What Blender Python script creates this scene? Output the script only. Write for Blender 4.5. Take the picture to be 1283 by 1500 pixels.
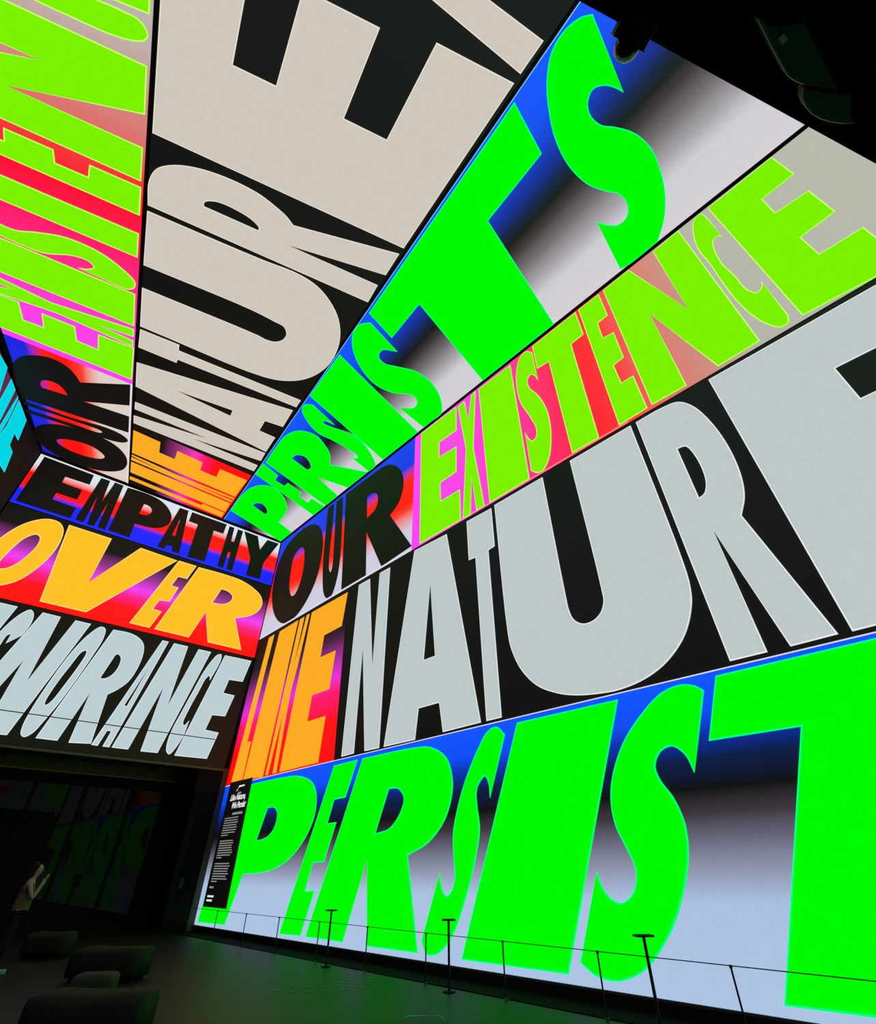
import bpy, bmesh, math, random
from mathutils import Vector, Matrix
from mathutils.geometry import tessellate_polygon

random.seed(7)
for o in list(bpy.data.objects):
    bpy.data.objects.remove(o)
S = bpy.context.scene
COL = S.collection

# ------------------------------------------------------------------ camera
F_PX, CX_PX, CY_PX = 726.0, 641.5, 675.0        # for a 1283 x 1500 frame
PITCH = math.atan((1278.0 - CY_PX) / F_PX)      # the camera looks up
YAW = math.radians(-41.7)                       # right of the long LED wall's direction (+Y)
CAM_H = 1.6
cam = bpy.data.cameras.new('camera')
cam.sensor_fit = 'HORIZONTAL'
cam.sensor_width = 36.0
cam.lens = 36.0 * F_PX / 1283.0
cam.shift_y = -(750.0 - CY_PX) / 1283.0
cam.shift_x = 0.0
cam.clip_end = 200
cam_o = bpy.data.objects.new('camera', cam)
COL.objects.link(cam_o)
cam_o.location = (0, 0, CAM_H)
cam_o.rotation_euler = (math.pi / 2 + PITCH, 0, YAW)
S.camera = cam_o

# ------------------------------------------------------------------ world, exposure
w = bpy.data.worlds.new('world')
S.world = w
w.use_nodes = True
w.node_tree.nodes['Background'].inputs[0].default_value = (0, 0, 0, 1)
w.node_tree.nodes['Background'].inputs[1].default_value = 0.0
S.view_settings.view_transform = 'Standard'
S.view_settings.look = 'None'
S.view_settings.exposure = 0.0
S.view_settings.gamma = 1.0
S.view_settings.use_curve_mapping = False

# ------------------------------------------------------------------ helpers
def lin(c):
    def f(v):
        v = v / 255.0
        return v / 12.92 if v <= 0.04045 else ((v + 0.055) / 1.055) ** 2.4
    return (f(c[0]), f(c[1]), f(c[2]), 1.0)

_m = {}
def mat(name, col, rough=0.5, spec=0.3, metal=0.0, bump=0.0, scale=20.0, var=0.0):
    if name in _m:
        return _m[name]
    m = bpy.data.materials.new(name); m.use_nodes = True
    nt = m.node_tree; b = nt.nodes['Principled BSDF']
    c = (col[0], col[1], col[2], 1)
    b.inputs['Roughness'].default_value = rough
    b.inputs['Metallic'].default_value = metal
    b.inputs['Specular IOR Level'].default_value = spec
    tc = nt.nodes.new('ShaderNodeTexCoord')
    n = nt.nodes.new('ShaderNodeTexNoise'); n.inputs['Scale'].default_value = scale
    n.inputs['Detail'].default_value = 4
    nt.links.new(tc.outputs['Object'], n.inputs['Vector'])
    mx = nt.nodes.new('ShaderNodeMix'); mx.data_type = 'RGBA'
    mx.inputs[6].default_value = tuple(v * (1 - var) for v in c[:3]) + (1,)
    mx.inputs[7].default_value = tuple(min(1, v * (1 + var)) for v in c[:3]) + (1,)
    nt.links.new(n.outputs[0], mx.inputs[0])
    nt.links.new(mx.outputs[2], b.inputs['Base Color'])
    if bump:
        bp = nt.nodes.new('ShaderNodeBump'); bp.inputs['Strength'].default_value = bump
        bp.inputs['Distance'].default_value = 0.01
        nt.links.new(n.outputs[0], bp.inputs['Height'])
        nt.links.new(bp.outputs[0], b.inputs['Normal'])
    _m[name] = m
    return m

def led_finish(nt, col_socket, strength=1.0, lit=True):
    """LED wall pixels: the picture's colour given off, with the slight unevenness of the modules."""
    e = nt.nodes['Principled BSDF']
    if not lit:          # a bright colour outshines what its own dark face reflects
        nt.nodes.remove(e)
        e = nt.nodes.new('ShaderNodeEmission')
        nt.links.new(e.outputs[0], nt.nodes['Material Output'].inputs[0])
        tc_in, st_in = e.inputs[0], e.inputs[1]
    else:
        e.inputs['Base Color'].default_value = (.040, .038, .036, 1)
        e.inputs['Roughness'].default_value = .7
        e.inputs['Specular IOR Level'].default_value = .05
        tc_in, st_in = e.inputs['Emission Color'], e.inputs['Emission Strength']
    tc = nt.nodes.new('ShaderNodeTexCoord')
    n = nt.nodes.new('ShaderNodeTexNoise'); n.inputs['Scale'].default_value = 9.0
    n.inputs['Detail'].default_value = 6
    nt.links.new(tc.outputs['Object'], n.inputs['Vector'])
    r = nt.nodes.new('ShaderNodeMapRange')
    r.inputs[1].default_value = 0.3; r.inputs[2].default_value = 0.7
    r.inputs[3].default_value = strength * 0.975; r.inputs[4].default_value = strength * 1.025
    nt.links.new(n.outputs[0], r.inputs[0])
    nt.links.new(r.outputs[0], st_in)
    if isinstance(col_socket, tuple):
        tc_in.default_value = col_socket
    else:
        nt.links.new(col_socket, tc_in)

def led(name, c, c2=None, axis=0, lo=0.0, hi=1.0):
    """flat LED colour, or a picture gradient along an object axis"""
    if name in _m:
        return _m[name]
    m = bpy.data.materials.new(name); m.use_nodes = True
    nt = m.node_tree
    if c2 is None:
        led_finish(nt, lin(c), lit=max(c) < 100)
    else:
        tc = nt.nodes.new('ShaderNodeTexCoord'); sp = nt.nodes.new('ShaderNodeSeparateXYZ')
        nt.links.new(tc.outputs['Object'], sp.inputs[0])
        mr = nt.nodes.new('ShaderNodeMapRange')
        mr.inputs[1].default_value = lo; mr.inputs[2].default_value = hi
        nt.links.new(sp.outputs[axis], mr.inputs[0])
        mx = nt.nodes.new('ShaderNodeMix'); mx.data_type = 'RGBA'
        mx.inputs[6].default_value = lin(c); mx.inputs[7].default_value = lin(c2)
        nt.links.new(mr.outputs[0], mx.inputs[0])
        led_finish(nt, mx.outputs[2])
    _m[name] = m
    return m

def led_ramp(name, stops, chan=1):
    """LED picture gradient over a panel's own UV (chan 0 = along, 1 = across); stops in sRGB"""
    if name in _m:
        return _m[name]
    m = bpy.data.materials.new(name); m.use_nodes = True
    nt = m.node_tree
    uv = nt.nodes.new('ShaderNodeUVMap'); uv.uv_map = 'grad'
    sp = nt.nodes.new('ShaderNodeSeparateXYZ')
    nt.links.new(uv.outputs[0], sp.inputs[0])
    rp = nt.nodes.new('ShaderNodeValToRGB')
    el = rp.color_ramp.elements
    while len(el) < len(stops):
        el.new(0.5)
    for e, (p, c) in zip(el, stops):
        e.position = p
    for e, (p, c) in zip(el, stops):
        e.color = lin(c)
    nt.links.new(sp.outputs[chan], rp.inputs[0])
    led_finish(nt, rp.outputs[0])
    _m[name] = m
    return m

def obj(name, me, material=None, parent=None, loc=None, kind=None, label=None, cat=None, group=None):
    o = bpy.data.objects.new(name, me)
    COL.objects.link(o)
    if material is not None:
        for mm in (material if isinstance(material, (list, tuple)) else [material]):
            me.materials.append(mm)
    if parent is not None:
        o.parent = parent
    if loc is not None:
        o.location = loc
    tag(o, label, cat, group, kind)
    return o

def tag(o, label=None, cat=None, group=None, kind=None):
    if label: o['label'] = label
    if cat: o['category'] = cat
    if group: o['group'] = group
    if kind: o['kind'] = kind
    return o

def empty(name, loc, rz=0.0, label=None, cat=None, group=None):
    o = bpy.data.objects.new(name, None)
    COL.objects.link(o)
    o.empty_display_size = 0.1
    o.location = loc; o.rotation_euler = (0, 0, rz)
    return tag(o, label, cat, group)

def me_from(bm, name='mesh', smooth=False):
    bmesh.ops.recalc_face_normals(bm, faces=bm.faces)
    me = bpy.data.meshes.new(name)
    bm.to_mesh(me); bm.free()
    if smooth:
        for p in me.polygons: p.use_smooth = True
    return me

def box_me(x0, x1, y0, y1, z0, z1, bev=0.0, seg=2, smooth=False):
    bm = bmesh.new()
    bmesh.ops.create_cube(bm, size=1.0)
    for v in bm.verts:
        v.co = Vector((x0 + (v.co.x + .5) * (x1 - x0), y0 + (v.co.y + .5) * (y1 - y0), z0 + (v.co.z + .5) * (z1 - z0)))
    if bev:
        bmesh.ops.bevel(bm, geom=bm.edges[:], offset=bev, segments=seg, affect='EDGES', profile=0.5)
    return me_from(bm, smooth=smooth)

def tube_bm(bm, pts, r, n=8, caps=True):
    rings = []
    pts = [Vector(p) for p in pts]
    for i, p in enumerate(pts):
        d = (pts[min(i + 1, len(pts) - 1)] - pts[max(i - 1, 0)]).normalized()
        a = d.orthogonal().normalized() if abs(d.z) > .9 else d.cross(Vector((0, 0, 1))).normalized()
        b = d.cross(a)
        rr = r[i] if isinstance(r, (list, tuple)) else r
        rings.append([bm.verts.new(p + (a * math.cos(t) + b * math.sin(t)) * rr) for t in [2 * math.pi * k / n for k in range(n)]])
    for A, B in zip(rings, rings[1:]):
        for k in range(n):
            bm.faces.new((A[k], A[(k + 1) % n], B[(k + 1) % n], B[k]))
    if caps:
        bm.faces.new(rings[0][::-1]); bm.faces.new(rings[-1])

def tube_me(pts, r, n=8):
    bm = bmesh.new(); tube_bm(bm, pts, r, n)
    return me_from(bm, smooth=False)

def prism_me(poly, z0, z1):
    """straight prism of a plan polygon"""
    bm = bmesh.new()
    a = [bm.verts.new((x, y, z0)) for x, y in poly]
    b = [bm.verts.new((x, y, z1)) for x, y in poly]
    n = len(poly)
    bm.faces.new(a[::-1]); bm.faces.new(b)
    for i in range(n):
        bm.faces.new((a[i], a[(i + 1) % n], b[(i + 1) % n], b[i]))
    return me_from(bm)

# ------------------------------------------------------------------ the room's measures (metres)
XR = 9.5          # long LED wall
YE = 23.66        # end LED wall
ZC = 15.7         # LED ceiling
Z_SOFFIT = 4.885  # underside of the end wall's and the back wall's screens
Z_ROW = (0.18, 4.28, 10.27, 15.68)
P_LEFT = Vector((-2.0, 23.66))
D_LEFT = Vector((-.378, -.926)).normalized()
P_BACK = Vector((0.7857, -0.1558))
D_BACK = Vector((0.9320, -0.3625)).normalized()
N_BACK = Vector((-D_BACK.y, D_BACK.x))            # into the room
C_BR = P_BACK + D_BACK * ((XR - P_BACK.x) / D_BACK.x)
C_BL = Vector((-10.008, 4.043))
Y_GLASS = 25.65

def on_right(a, b, off=0.0): return Vector((XR - off, a, b))
def on_end(a, b, off=0.0): return Vector((a, YE - off, b))
def on_ceil(a, b, off=0.0): return Vector((a, b, ZC - off))
N_LEFT = Vector((-D_LEFT.y, D_LEFT.x))            # into the room
if N_LEFT.x < 0: N_LEFT = -N_LEFT
def on_left(a, b, off=0.0):
    p = P_LEFT + D_LEFT * a + N_LEFT * off
    return Vector((p.x, p.y, b))
def on_back(a, b, off=0.0):
    p = P_BACK + D_BACK * a + N_BACK * off
    return Vector((p.x, p.y, b))
PL = {'right': on_right, 'end': on_end, 'ceil': on_ceil, 'left': on_left, 'back': on_back}

def parse(s):
    out = []
    for t in s.split():
        sm = t.endswith('~')
        x, y = t.rstrip('~').split(',')
        out.append((Vector((float(x), float(y))), sm))
    return out

def smooth_path(s, sub=5):
    """corners stay, runs of ~ points become centripetal Catmull-Rom curves"""
    P = parse(s); n = len(P); res = []
    for i in range(n):
        p1, s1 = P[i]; p2, s2 = P[(i + 1) % n]
        res.append(p1.copy())
        if not (s1 or s2) or (p2 - p1).length < 1e-6:
            continue
        p0 = P[i - 1][0] if s1 else p1 + (p1 - p2)
        p3 = P[(i + 2) % n][0] if s2 else p2 + (p2 - p1)
        # straight into a corner: keep the far half straight
        t0 = 0.0
        t1 = t0 + max((p1 - p0).length, 1e-5) ** .5
        t2 = t1 + max((p2 - p1).length, 1e-5) ** .5
        t3 = t2 + max((p3 - p2).length, 1e-5) ** .5
        for k in range(1, sub):
            t = t1 + (t2 - t1) * k / sub
            a1 = p0 * ((t1 - t) / (t1 - t0)) + p1 * ((t - t0) / (t1 - t0))
            a2 = p1 * ((t2 - t) / (t2 - t1)) + p2 * ((t - t1) / (t2 - t1))
            a3 = p2 * ((t3 - t) / (t3 - t2)) + p3 * ((t - t2) / (t3 - t2))
            b1 = a1 * ((t2 - t) / (t2 - t0)) + a2 * ((t - t0) / (t2 - t0))
            b2 = a2 * ((t3 - t) / (t3 - t1)) + a3 * ((t - t1) / (t3 - t1))
            res.append(b1 * ((t2 - t) / (t2 - t1)) + b2 * ((t - t1) / (t2 - t1)))
    return res

def glyph_me(plane, outer, holes, off=0.012, thick=0.012, rim=0.0, rim_off=0.006):
    """a letter on a screen: solid face with its own edge, and a thin rim line around it"""
    loops = [smooth_path(outer)] + [smooth_path(h) for h in holes]
    f = PL[plane]
    verts = []; faces = []; mats = []
    flat = [p for L in loops for p in L]
    n = len(flat)
    for p in flat: verts.append(f(p.x, p.y, off))
    for p in flat: verts.append(f(p.x, p.y, off - thick))
    tris = tessellate_polygon([[Vector((p.x, p.y, 0)) for p in L] for L in loops])
    for t in tris:
        faces.append(tuple(t)); mats.append(0)
    s = 0
    for L in loops:
        m = len(L)
        for i in range(m):
            a, b = s + i, s + (i + 1) % m
            faces.append((a, b, b + n, a + n)); mats.append(0)
        s += m
    if rim:
        for li, L in enumerate(loops):
            m = len(L); base = len(verts)
            area = sum(L[i - 1].x * L[i].y - L[i].x * L[i - 1].y for i in range(m))
            sg = (1 if area > 0 else -1) * (1 if li == 0 else -1)
            for i in range(m):
                d1 = (L[i] - L[i - 1]); d2 = (L[(i + 1) % m] - L[i])
                if d1.length > 0: d1 = d1.normalized()
                if d2.length > 0: d2 = d2.normalized()
                n1 = Vector((-d1.y, d1.x)); n2 = Vector((-d2.y, d2.x))
                nn = n1 + n2
                sharp = nn.length < 0.8
                if nn.length < 1e-4: nn = n1
                nn.normalize()
                k = 0.0 if sharp else sg * rim / max(0.6, nn.dot(n1))
                verts.append(f(*(L[i] + nn * k), off + rim_off)); verts.append(f(*L[i], off + rim_off))
            for i in range(m):
                a = base + 2 * i; b = base + 2 * ((i + 1) % m)
                faces.append((a, b, b + 1, a + 1)); mats.append(1)
    me = bpy.data.meshes.new('letter')
    me.from_pydata([tuple(v) for v in verts], [], faces)
    for p, k in zip(me.polygons, mats): p.material_index = k
    me.update()
    return me

def panel_me(plane, quad, off=0.0, nu=12, nv=6, thick=0.02):
    """a slab on a screen given by 4 corners (u0v0, u1v0, u1v1, u0v1), UV 'grad' running over it"""
    q = [Vector(p) for p in quad]
    f = PL[plane]
    verts = []; uvs = []; faces = []
    for j in range(nv + 1):
        for i in range(nu + 1):
            u = i / nu; v = j / nv
            p = (q[0] * (1 - u) + q[1] * u) * (1 - v) + (q[3] * (1 - u) + q[2] * u) * v
            verts.append(f(p.x, p.y, off)); uvs.append((u, v))
    for j in range(nv):
        for i in range(nu):
            a = j * (nu + 1) + i
            faces.append((a, a + 1, a + nu + 2, a + nu + 1))
    ring = [i for i in range(nu + 1)] + [j * (nu + 1) + nu for j in range(1, nu and nv + 1)] + \
           [nv * (nu + 1) + i for i in range(nu - 1, -1, -1)] + [j * (nu + 1) for j in range(nv - 1, 0, -1)]
    base = len(verts)
    for k in ring:
        u, v = uvs[k]
        p = (q[0] * (1 - u) + q[1] * u) * (1 - v) + (q[3] * (1 - u) + q[2] * u) * v
        verts.append(f(p.x, p.y, off - thick)); uvs.append((u, v))
    m = len(ring)
    for i in range(m):
        faces.append((ring[i], ring[(i + 1) % m], base + (i + 1) % m, base + i))
    me = bpy.data.meshes.new('panel')
    me.from_pydata([tuple(v) for v in verts], [], faces)
    L = me.uv_layers.new(name='grad')
    for lp in me.loops:
        L.data[lp.index].uv = uvs[lp.vertex_index]
    me.update()
    return me

def strip_me(plane, a, b, wd, off):
    a = Vector(a); b = Vector(b); d = (b - a).normalized(); n = Vector((-d.y, d.x)) * wd / 2
    return panel_me(plane, (a - n, b - n, b + n, a + n), off, 1, 1, 0.006)

# ------------------------------------------------------------------ letter outlines on the screens, in metres on each wall (~ = on a curve)
WORDS = {
 ('right','persist'): [
  ('P', "23.34,0.25 21.11,0.28 20.46,1.55 19.14,1.59~ 18.28,1.69~ 17.45,1.92~ 16.73,2.35~ 16.31,2.88~ 16.32,3.41~ 16.66,3.80~ 17.61,4.08~ 18.87,4.15~ 21.24,4.16 22.60,4.11", ["19.93,2.44 19.52,3.31 19.12,3.31~ 18.81,3.20~ 18.71,3.05~ 18.74,2.80~ 19.01,2.57~ 19.48,2.46~"]),
  ('E', "15.50,4.15 14.23,4.17 14.69,3.27 15.28,3.26 15.51,2.70 15.03,2.71 15.45,1.82 16.04,1.81 16.28,1.20 15.77,1.22 16.23,0.28 17.39,0.26", []),
  ('R', "13.97,4.17 11.63,4.15~ 10.91,4.07~ 10.32,3.75~ 10.13,3.29~ 10.18,2.94~ 10.42,2.53~ 10.97,2.14~ 11.74,1.91 11.30,0.28 13.14,0.27 13.39,1.86 14.18,0.28 15.95,0.28", ["13.10,2.38 12.62,3.31 12.19,3.27~ 11.96,3.05~ 12.10,2.75~ 12.49,2.47~"]),
  ('S', "8.38,4.00 8.95,2.85 8.96,3.09~ 9.06,3.26~ 9.23,3.17~ 9.35,3.01~ 9.35,2.72~ 9.30,2.32~ 9.49,1.76~ 9.75,1.26~ 10.11,0.71~ 10.42,0.43~ 10.79,0.28~ 11.04,0.30~ 11.18,0.48 10.59,1.60 10.54,1.36~ 10.40,1.22~ 10.23,1.29~ 10.10,1.54~ 10.13,1.84~ 10.14,2.27~ 10.00,2.68~ 9.72,3.21~ 9.25,3.82~ 8.92,4.13~ 8.61,4.19~", []),
  ('I', "7.99,4.18 5.41,4.18 7.38,0.29 9.96,0.28", []),
  ('S', "3.75,4.02 3.89,4.13~ 4.16,4.19~ 4.53,4.12~ 5.02,3.84~ 5.51,3.43~ 5.86,2.93~ 5.98,2.57~ 5.97,2.22~ 5.84,1.91~ 5.75,1.64~ 5.84,1.39~ 6.02,1.25~ 6.19,1.22~ 6.40,1.34~ 6.51,1.61 7.11,0.45 6.84,0.32~ 6.44,0.29~ 5.93,0.45~ 5.51,0.76~ 5.17,1.12~ 4.86,1.61~ 4.75,1.88~ 4.70,2.22~ 4.78,2.55~ 4.94,2.82~ 4.97,3.02~ 4.81,3.22~ 4.57,3.27~ 4.39,3.12~ 4.32,2.86", []),
  ('T', "3.48,4.20 1.13,4.21 -3.30,4.17 -3.30,2.95 -0.40,2.95 -0.40,0.33 3.01,0.30 4.01,0.29 2.53,3.27 3.93,3.27", []),
 ],
 ('right','nature'): [
  ('N', "15.20,10.08 14.49,10.07 13.86,6.71 13.86,10.07 13.25,10.06 13.19,4.34 13.90,4.35 14.53,7.60 14.47,4.36 15.13,4.35", []),
  ('A', "11.87,10.16 10.23,10.08 9.11,4.36 10.46,4.35 10.60,5.07 11.46,5.08 11.58,4.33 12.96,4.34", ["11.02,8.69 10.77,6.33 11.28,6.33"]),
  ('T', "9.29,10.11 8.23,10.08 8.22,8.77 8.47,8.75 8.44,4.36 8.92,4.36 8.99,8.73 9.27,8.75", []),
  ('U', "8.09,10.12 6.25,10.12 6.17,6.58~ 6.15,6.23~ 6.07,5.98~ 5.87,5.82~ 5.61,5.80~ 5.38,5.91~ 5.25,6.12~ 5.23,6.45~ 5.31,10.13 3.47,10.13 3.36,6.28~ 3.39,5.79~ 3.48,5.46~ 3.77,4.99~ 4.24,4.62~ 4.76,4.42~ 5.36,4.34~ 5.79,4.36~ 6.32,4.43~ 6.79,4.56~ 7.32,4.83~ 7.73,5.28~ 7.96,5.82~ 8.02,6.24~", []),
  ('R', "3.32,10.13 2.67,10.12~ 2.27,10.03~ 2.02,9.72~ 1.83,9.12~ 1.73,8.35~ 1.75,7.60~ 1.86,7.12~ 2.05,6.78 1.53,4.38 2.21,4.37 2.62,6.73 2.56,4.37 3.17,4.37", ["2.66,8.84 2.49,8.80~ 2.39,8.50~ 2.36,8.02~ 2.41,7.70~ 2.51,7.53~ 2.63,7.49"]),
  ('E', "1.49,10.14 -3.30,10.05 -3.30,8.75 -0.44,8.81 -0.46,7.98 -3.30,7.95 -3.30,4.42 1.35,4.37", []),
 ],
 ('right','like'): [
  ('L', "22.53,10.04 22.03,10.07 22.46,5.73 22.10,5.71 22.16,4.39 23.15,4.39", []),
  ('I', "21.50,10.05 19.84,10.09 20.39,4.31 22.05,4.38", []),
  ('K', "19.68,10.07 19.31,10.08 19.53,7.78 19.11,10.08 18.87,10.08 19.15,7.97 19.34,7.19 19.38,6.06 19.36,4.34 19.62,4.34 19.67,6.50 20.00,4.34 20.19,4.34", []),
  ('E', "18.68,10.08 15.98,10.05 16.11,8.75 17.35,8.73 17.39,7.90 16.32,7.89 16.42,6.57 17.59,6.59 17.66,5.73 16.43,5.71 16.52,4.35 19.12,4.34", []),
 ],
 ('right','our'): [
  ('O', "21.35,10.39~ 22.48,11.13~ 23.19,12.14~ 23.45,12.98~ 23.48,14.09~ 22.82,15.06~ 21.47,15.39~ 20.15,15.17~ 19.31,14.55~ 18.80,13.63~ 18.68,12.77~ 18.76,11.84~ 19.22,11.01~ 20.09,10.39~", ["20.98,11.59~ 21.42,12.11~ 21.65,13.00~ 21.65,13.92~ 21.20,14.22~ 20.73,14.04~ 20.45,13.50~ 20.31,12.64~ 20.40,11.96~ 20.66,11.60~"]),
  ('U', "18.84,15.49 18.29,15.48 18.08,13.98 17.90,12.18~ 17.75,11.68~ 17.60,11.54~ 17.52,11.66~ 17.76,13.53 18.06,15.45 17.50,15.47 16.97,12.07~ 16.98,10.98~ 17.24,10.33~ 17.55,10.32~ 17.91,10.66~ 18.23,11.50~ 18.48,12.69~", []),
  ('R', "17.24,15.47 15.29,15.42~ 14.24,15.35~ 13.61,15.07~ 12.99,14.41~ 12.73,13.69~ 12.80,13.11~ 13.03,12.70~ 13.51,12.44 12.05,10.43 13.81,10.32 15.08,12.38 14.80,10.32 16.49,10.31", ["15.17,13.10 15.34,14.26 15.02,14.30~ 14.58,14.04~ 14.45,13.68~ 14.57,13.29~"]),
 ],
 ('right','existence'): [
  ('E', "11.69,15.57 9.58,15.51 9.62,14.29 10.58,14.32 10.58,13.59 9.65,13.50 9.69,12.36 10.53,12.35 10.51,11.54 9.55,11.51 9.55,10.31 11.60,10.33", []),
  ('X', "9.50,15.45 9.13,15.47 8.99,14.35 8.76,15.49 8.53,15.55 8.81,12.88 8.49,10.31 8.84,10.30 8.97,11.75 9.11,10.27 9.45,10.30 9.17,13.06", []),
  ('I', "8.37,15.52 6.79,15.48 6.69,10.32 8.27,10.30", []),
  ('S', "5.82,15.27 6.07,15.55~ 6.33,15.49~ 6.57,14.93~ 6.66,14.11~ 6.59,13.36~ 6.32,12.51~ 6.18,11.93~ 6.24,11.64~ 6.37,11.58~ 6.50,11.77~ 6.60,12.07 6.59,10.55 6.41,10.37~ 6.19,10.33~ 5.94,10.59~ 5.77,11.07~ 5.67,11.76~ 5.70,12.46~ 5.89,13.18~ 6.18,13.83~ 6.18,14.19~ 6.04,14.30~ 5.90,14.12~ 5.80,13.82", []),
  ('T', "5.77,15.54 3.96,15.56 3.92,14.34 4.39,14.31 4.34,10.32 5.19,10.33 5.28,14.28 5.75,14.35", []),
  ('E', "3.85,15.56 3.08,15.54 3.05,14.37 3.40,14.35 3.40,13.62 3.06,13.55 3.04,12.40 3.37,12.36 3.33,11.60 2.98,11.59 2.94,10.35 3.74,10.33", []),
  ('N', "2.92,15.56 2.01,15.57 1.16,12.53 1.23,15.53 0.42,15.57 0.28,10.36 1.20,10.34 2.01,13.31 1.94,10.33 2.82,10.36", []),
  ('C', "-0.28,15.27 -0.22,15.54~ -0.02,15.51~ 0.19,14.99~ 0.29,14.27~ 0.26,13.49~ 0.26,12.44~ 0.19,11.39~ 0.03,10.70~ -0.15,10.38~ -0.30,10.38~ -0.38,10.58 -0.36,11.90 -0.30,11.74~ -0.19,11.67~ -0.07,11.93~ -0.03,12.62~ 0.03,13.18~ -0.02,13.95~ -0.11,14.23~ -0.21,14.25~ -0.29,14.13", []),
  ('E', "-0.41,15.54 -2.09,15.57 -2.13,14.42 -1.38,14.38 -1.38,13.63 -2.08,13.58 -2.11,12.46 -1.40,12.39 -1.43,11.62 -2.21,11.59 -2.24,10.21 -0.55,10.36", []),
 ],
 ('ceil','persists'): [
  ('P', "6.08,22.59 9.42,23.67 9.42,22.41 8.41,21.95 8.31,21.18~ 8.07,20.44~ 7.37,19.63~ 6.75,19.36~ 6.30,19.51~ 5.98,20.08~ 5.92,21.03~", ["6.69,21.42 6.73,21.12~ 6.97,20.97~ 7.36,21.24~ 7.55,21.56~ 7.55,21.75"]),
  ('E', "5.65,18.97 5.58,18.01 6.49,18.38 6.55,18.79 7.09,18.91 7.10,18.58 7.97,18.84 8.03,19.20 8.63,19.37 8.57,18.95 9.42,19.12 9.42,20.18", []),
  ('R', "5.61,17.88 9.42,19.02 9.42,17.89 7.88,17.28 9.42,17.01 9.42,15.42 7.84,16.10 7.54,15.58~ 7.09,15.18~ 6.33,14.82~ 5.70,15.02~ 5.42,15.63~ 5.47,16.72~", ["6.35,16.85 6.38,16.51~ 6.68,16.35~ 7.16,16.64~ 7.33,16.93~ 7.29,17.11"]),
  ('S', "5.35,13.36 5.11,13.54~ 5.15,13.87~ 5.50,14.22~ 6.32,14.64~ 7.07,14.62~ 7.89,14.66~ 8.43,14.79~ 8.49,14.94~ 8.18,15.01 9.42,15.33 9.42,14.83~ 9.17,14.54~ 8.39,14.03~ 7.62,13.76~ 7.01,13.84~ 6.45,13.98~ 6.18,13.97~ 6.16,13.85~ 6.60,13.76", []),
  ('I', "4.77,10.59 5.01,13.03 9.42,14.24 9.42,11.82", []),
  ('S', "4.81,8.78 4.59,9.07~ 4.62,9.53~ 4.92,10.01~ 5.63,10.57~ 6.56,10.89~ 7.32,10.77~ 7.89,10.39~ 8.27,10.51~ 8.39,10.86~ 7.96,11.23 9.42,11.46 9.42,10.91~ 9.42,10.38~ 8.84,9.77~ 8.06,9.41~ 7.28,9.38~ 6.66,9.65~ 6.20,9.85~ 5.87,9.74~ 5.79,9.43~ 6.23,9.13", []),
  ('T', "3.76,1.49 5.11,1.76 5.31,3.85 9.42,4.75 9.42,8.07 5.58,7.17 5.72,8.80 4.56,8.52", []),
  ('S', "3.82,-0.67 3.67,-0.46~ 3.59,-0.10~ 3.68,0.33~ 4.04,0.75~ 4.47,1.04~ 5.06,1.32~ 5.80,1.48~ 6.56,1.43~ 7.11,1.20~ 7.43,1.01~ 7.82,1.00~ 8.12,1.20~ 8.14,1.47~ 7.87,1.71~ 7.59,1.83 9.36,2.19 9.42,1.96~ 9.42,0.99 8.98,0.54~ 8.33,0.15~ 7.66,-0.07~ 7.04,-0.16~ 6.46,-0.06~ 6.00,0.18~ 5.70,0.39~ 5.33,0.44~ 5.07,0.33~ 4.95,0.10~ 5.08,-0.11~ 5.28,-0.24~ 5.54,-0.34", []),
 ],
 ('ceil','nature'): [
  ('N', "0.10,17.83 5.30,17.30 5.40,17.91 2.45,18.47 5.44,18.31 5.50,18.80 0.42,19.11 0.29,18.65 3.15,18.04 0.20,18.24", []),
  ('A', "-0.47,15.73 4.91,14.16 5.07,15.27 4.36,15.44 4.45,16.13 5.15,16.09 5.28,17.19 -0.14,16.96", ["1.01,16.17 3.13,15.74 3.19,16.11"]),
  ('T', "-0.83,14.16 0.39,13.94 0.46,14.20 4.87,13.47 4.92,13.91 0.58,14.62 0.60,14.80 -0.64,14.98", []),
  ('U', "-1.93,9.93 1.02,9.16~ 2.18,8.82~ 2.89,8.82~ 3.70,9.18~ 4.22,9.70~ 4.59,10.43~ 4.73,11.38~ 4.51,12.27~ 4.02,12.89~ 3.25,13.32~ -0.87,14.03 -1.28,12.49 2.22,11.76~ 2.54,11.73~ 2.81,11.61~ 2.97,11.34~ 2.94,11.05~ 2.73,10.85~ 2.42,10.87~ 1.59,10.97~ -1.49,11.67", []),
  ('R', "-1.97,9.76 -2.15,9.10~ -2.10,8.66~ -1.83,8.30~ -1.33,7.94~ -0.56,7.62~ 0.18,7.46~ 0.58,7.46~ 1.01,7.50~ 1.29,7.60 4.05,6.27 4.16,7.08 1.44,8.23 4.18,7.52 4.30,8.21", ["-0.81,8.77 -0.83,8.64~ -0.59,8.42~ -0.08,8.27~ 0.36,8.24~ 0.59,8.31~ 0.61,8.40"]),
  ('E', "-2.45,7.88 4.04,6.05 3.48,1.25 1.65,1.90 1.97,4.14 0.92,4.47 0.57,2.53 -0.99,3.09 -0.62,4.97 -1.54,5.27 -1.90,3.71 -3.40,4.23", []),
  ('A', "3.39,0.31 3.46,1.04 1.13,1.44 0.47,1.55 1.15,0.88 2.02,0.64", []),
 ],
 ('ceil','like'): [
  ('E', "0.55,19.58 1.64,19.61 1.83,20.34 2.50,20.36 2.39,19.71 3.51,19.76 3.65,20.39 4.40,20.39 4.30,19.70 5.58,19.69 5.72,21.30 0.95,21.14", []),
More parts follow.
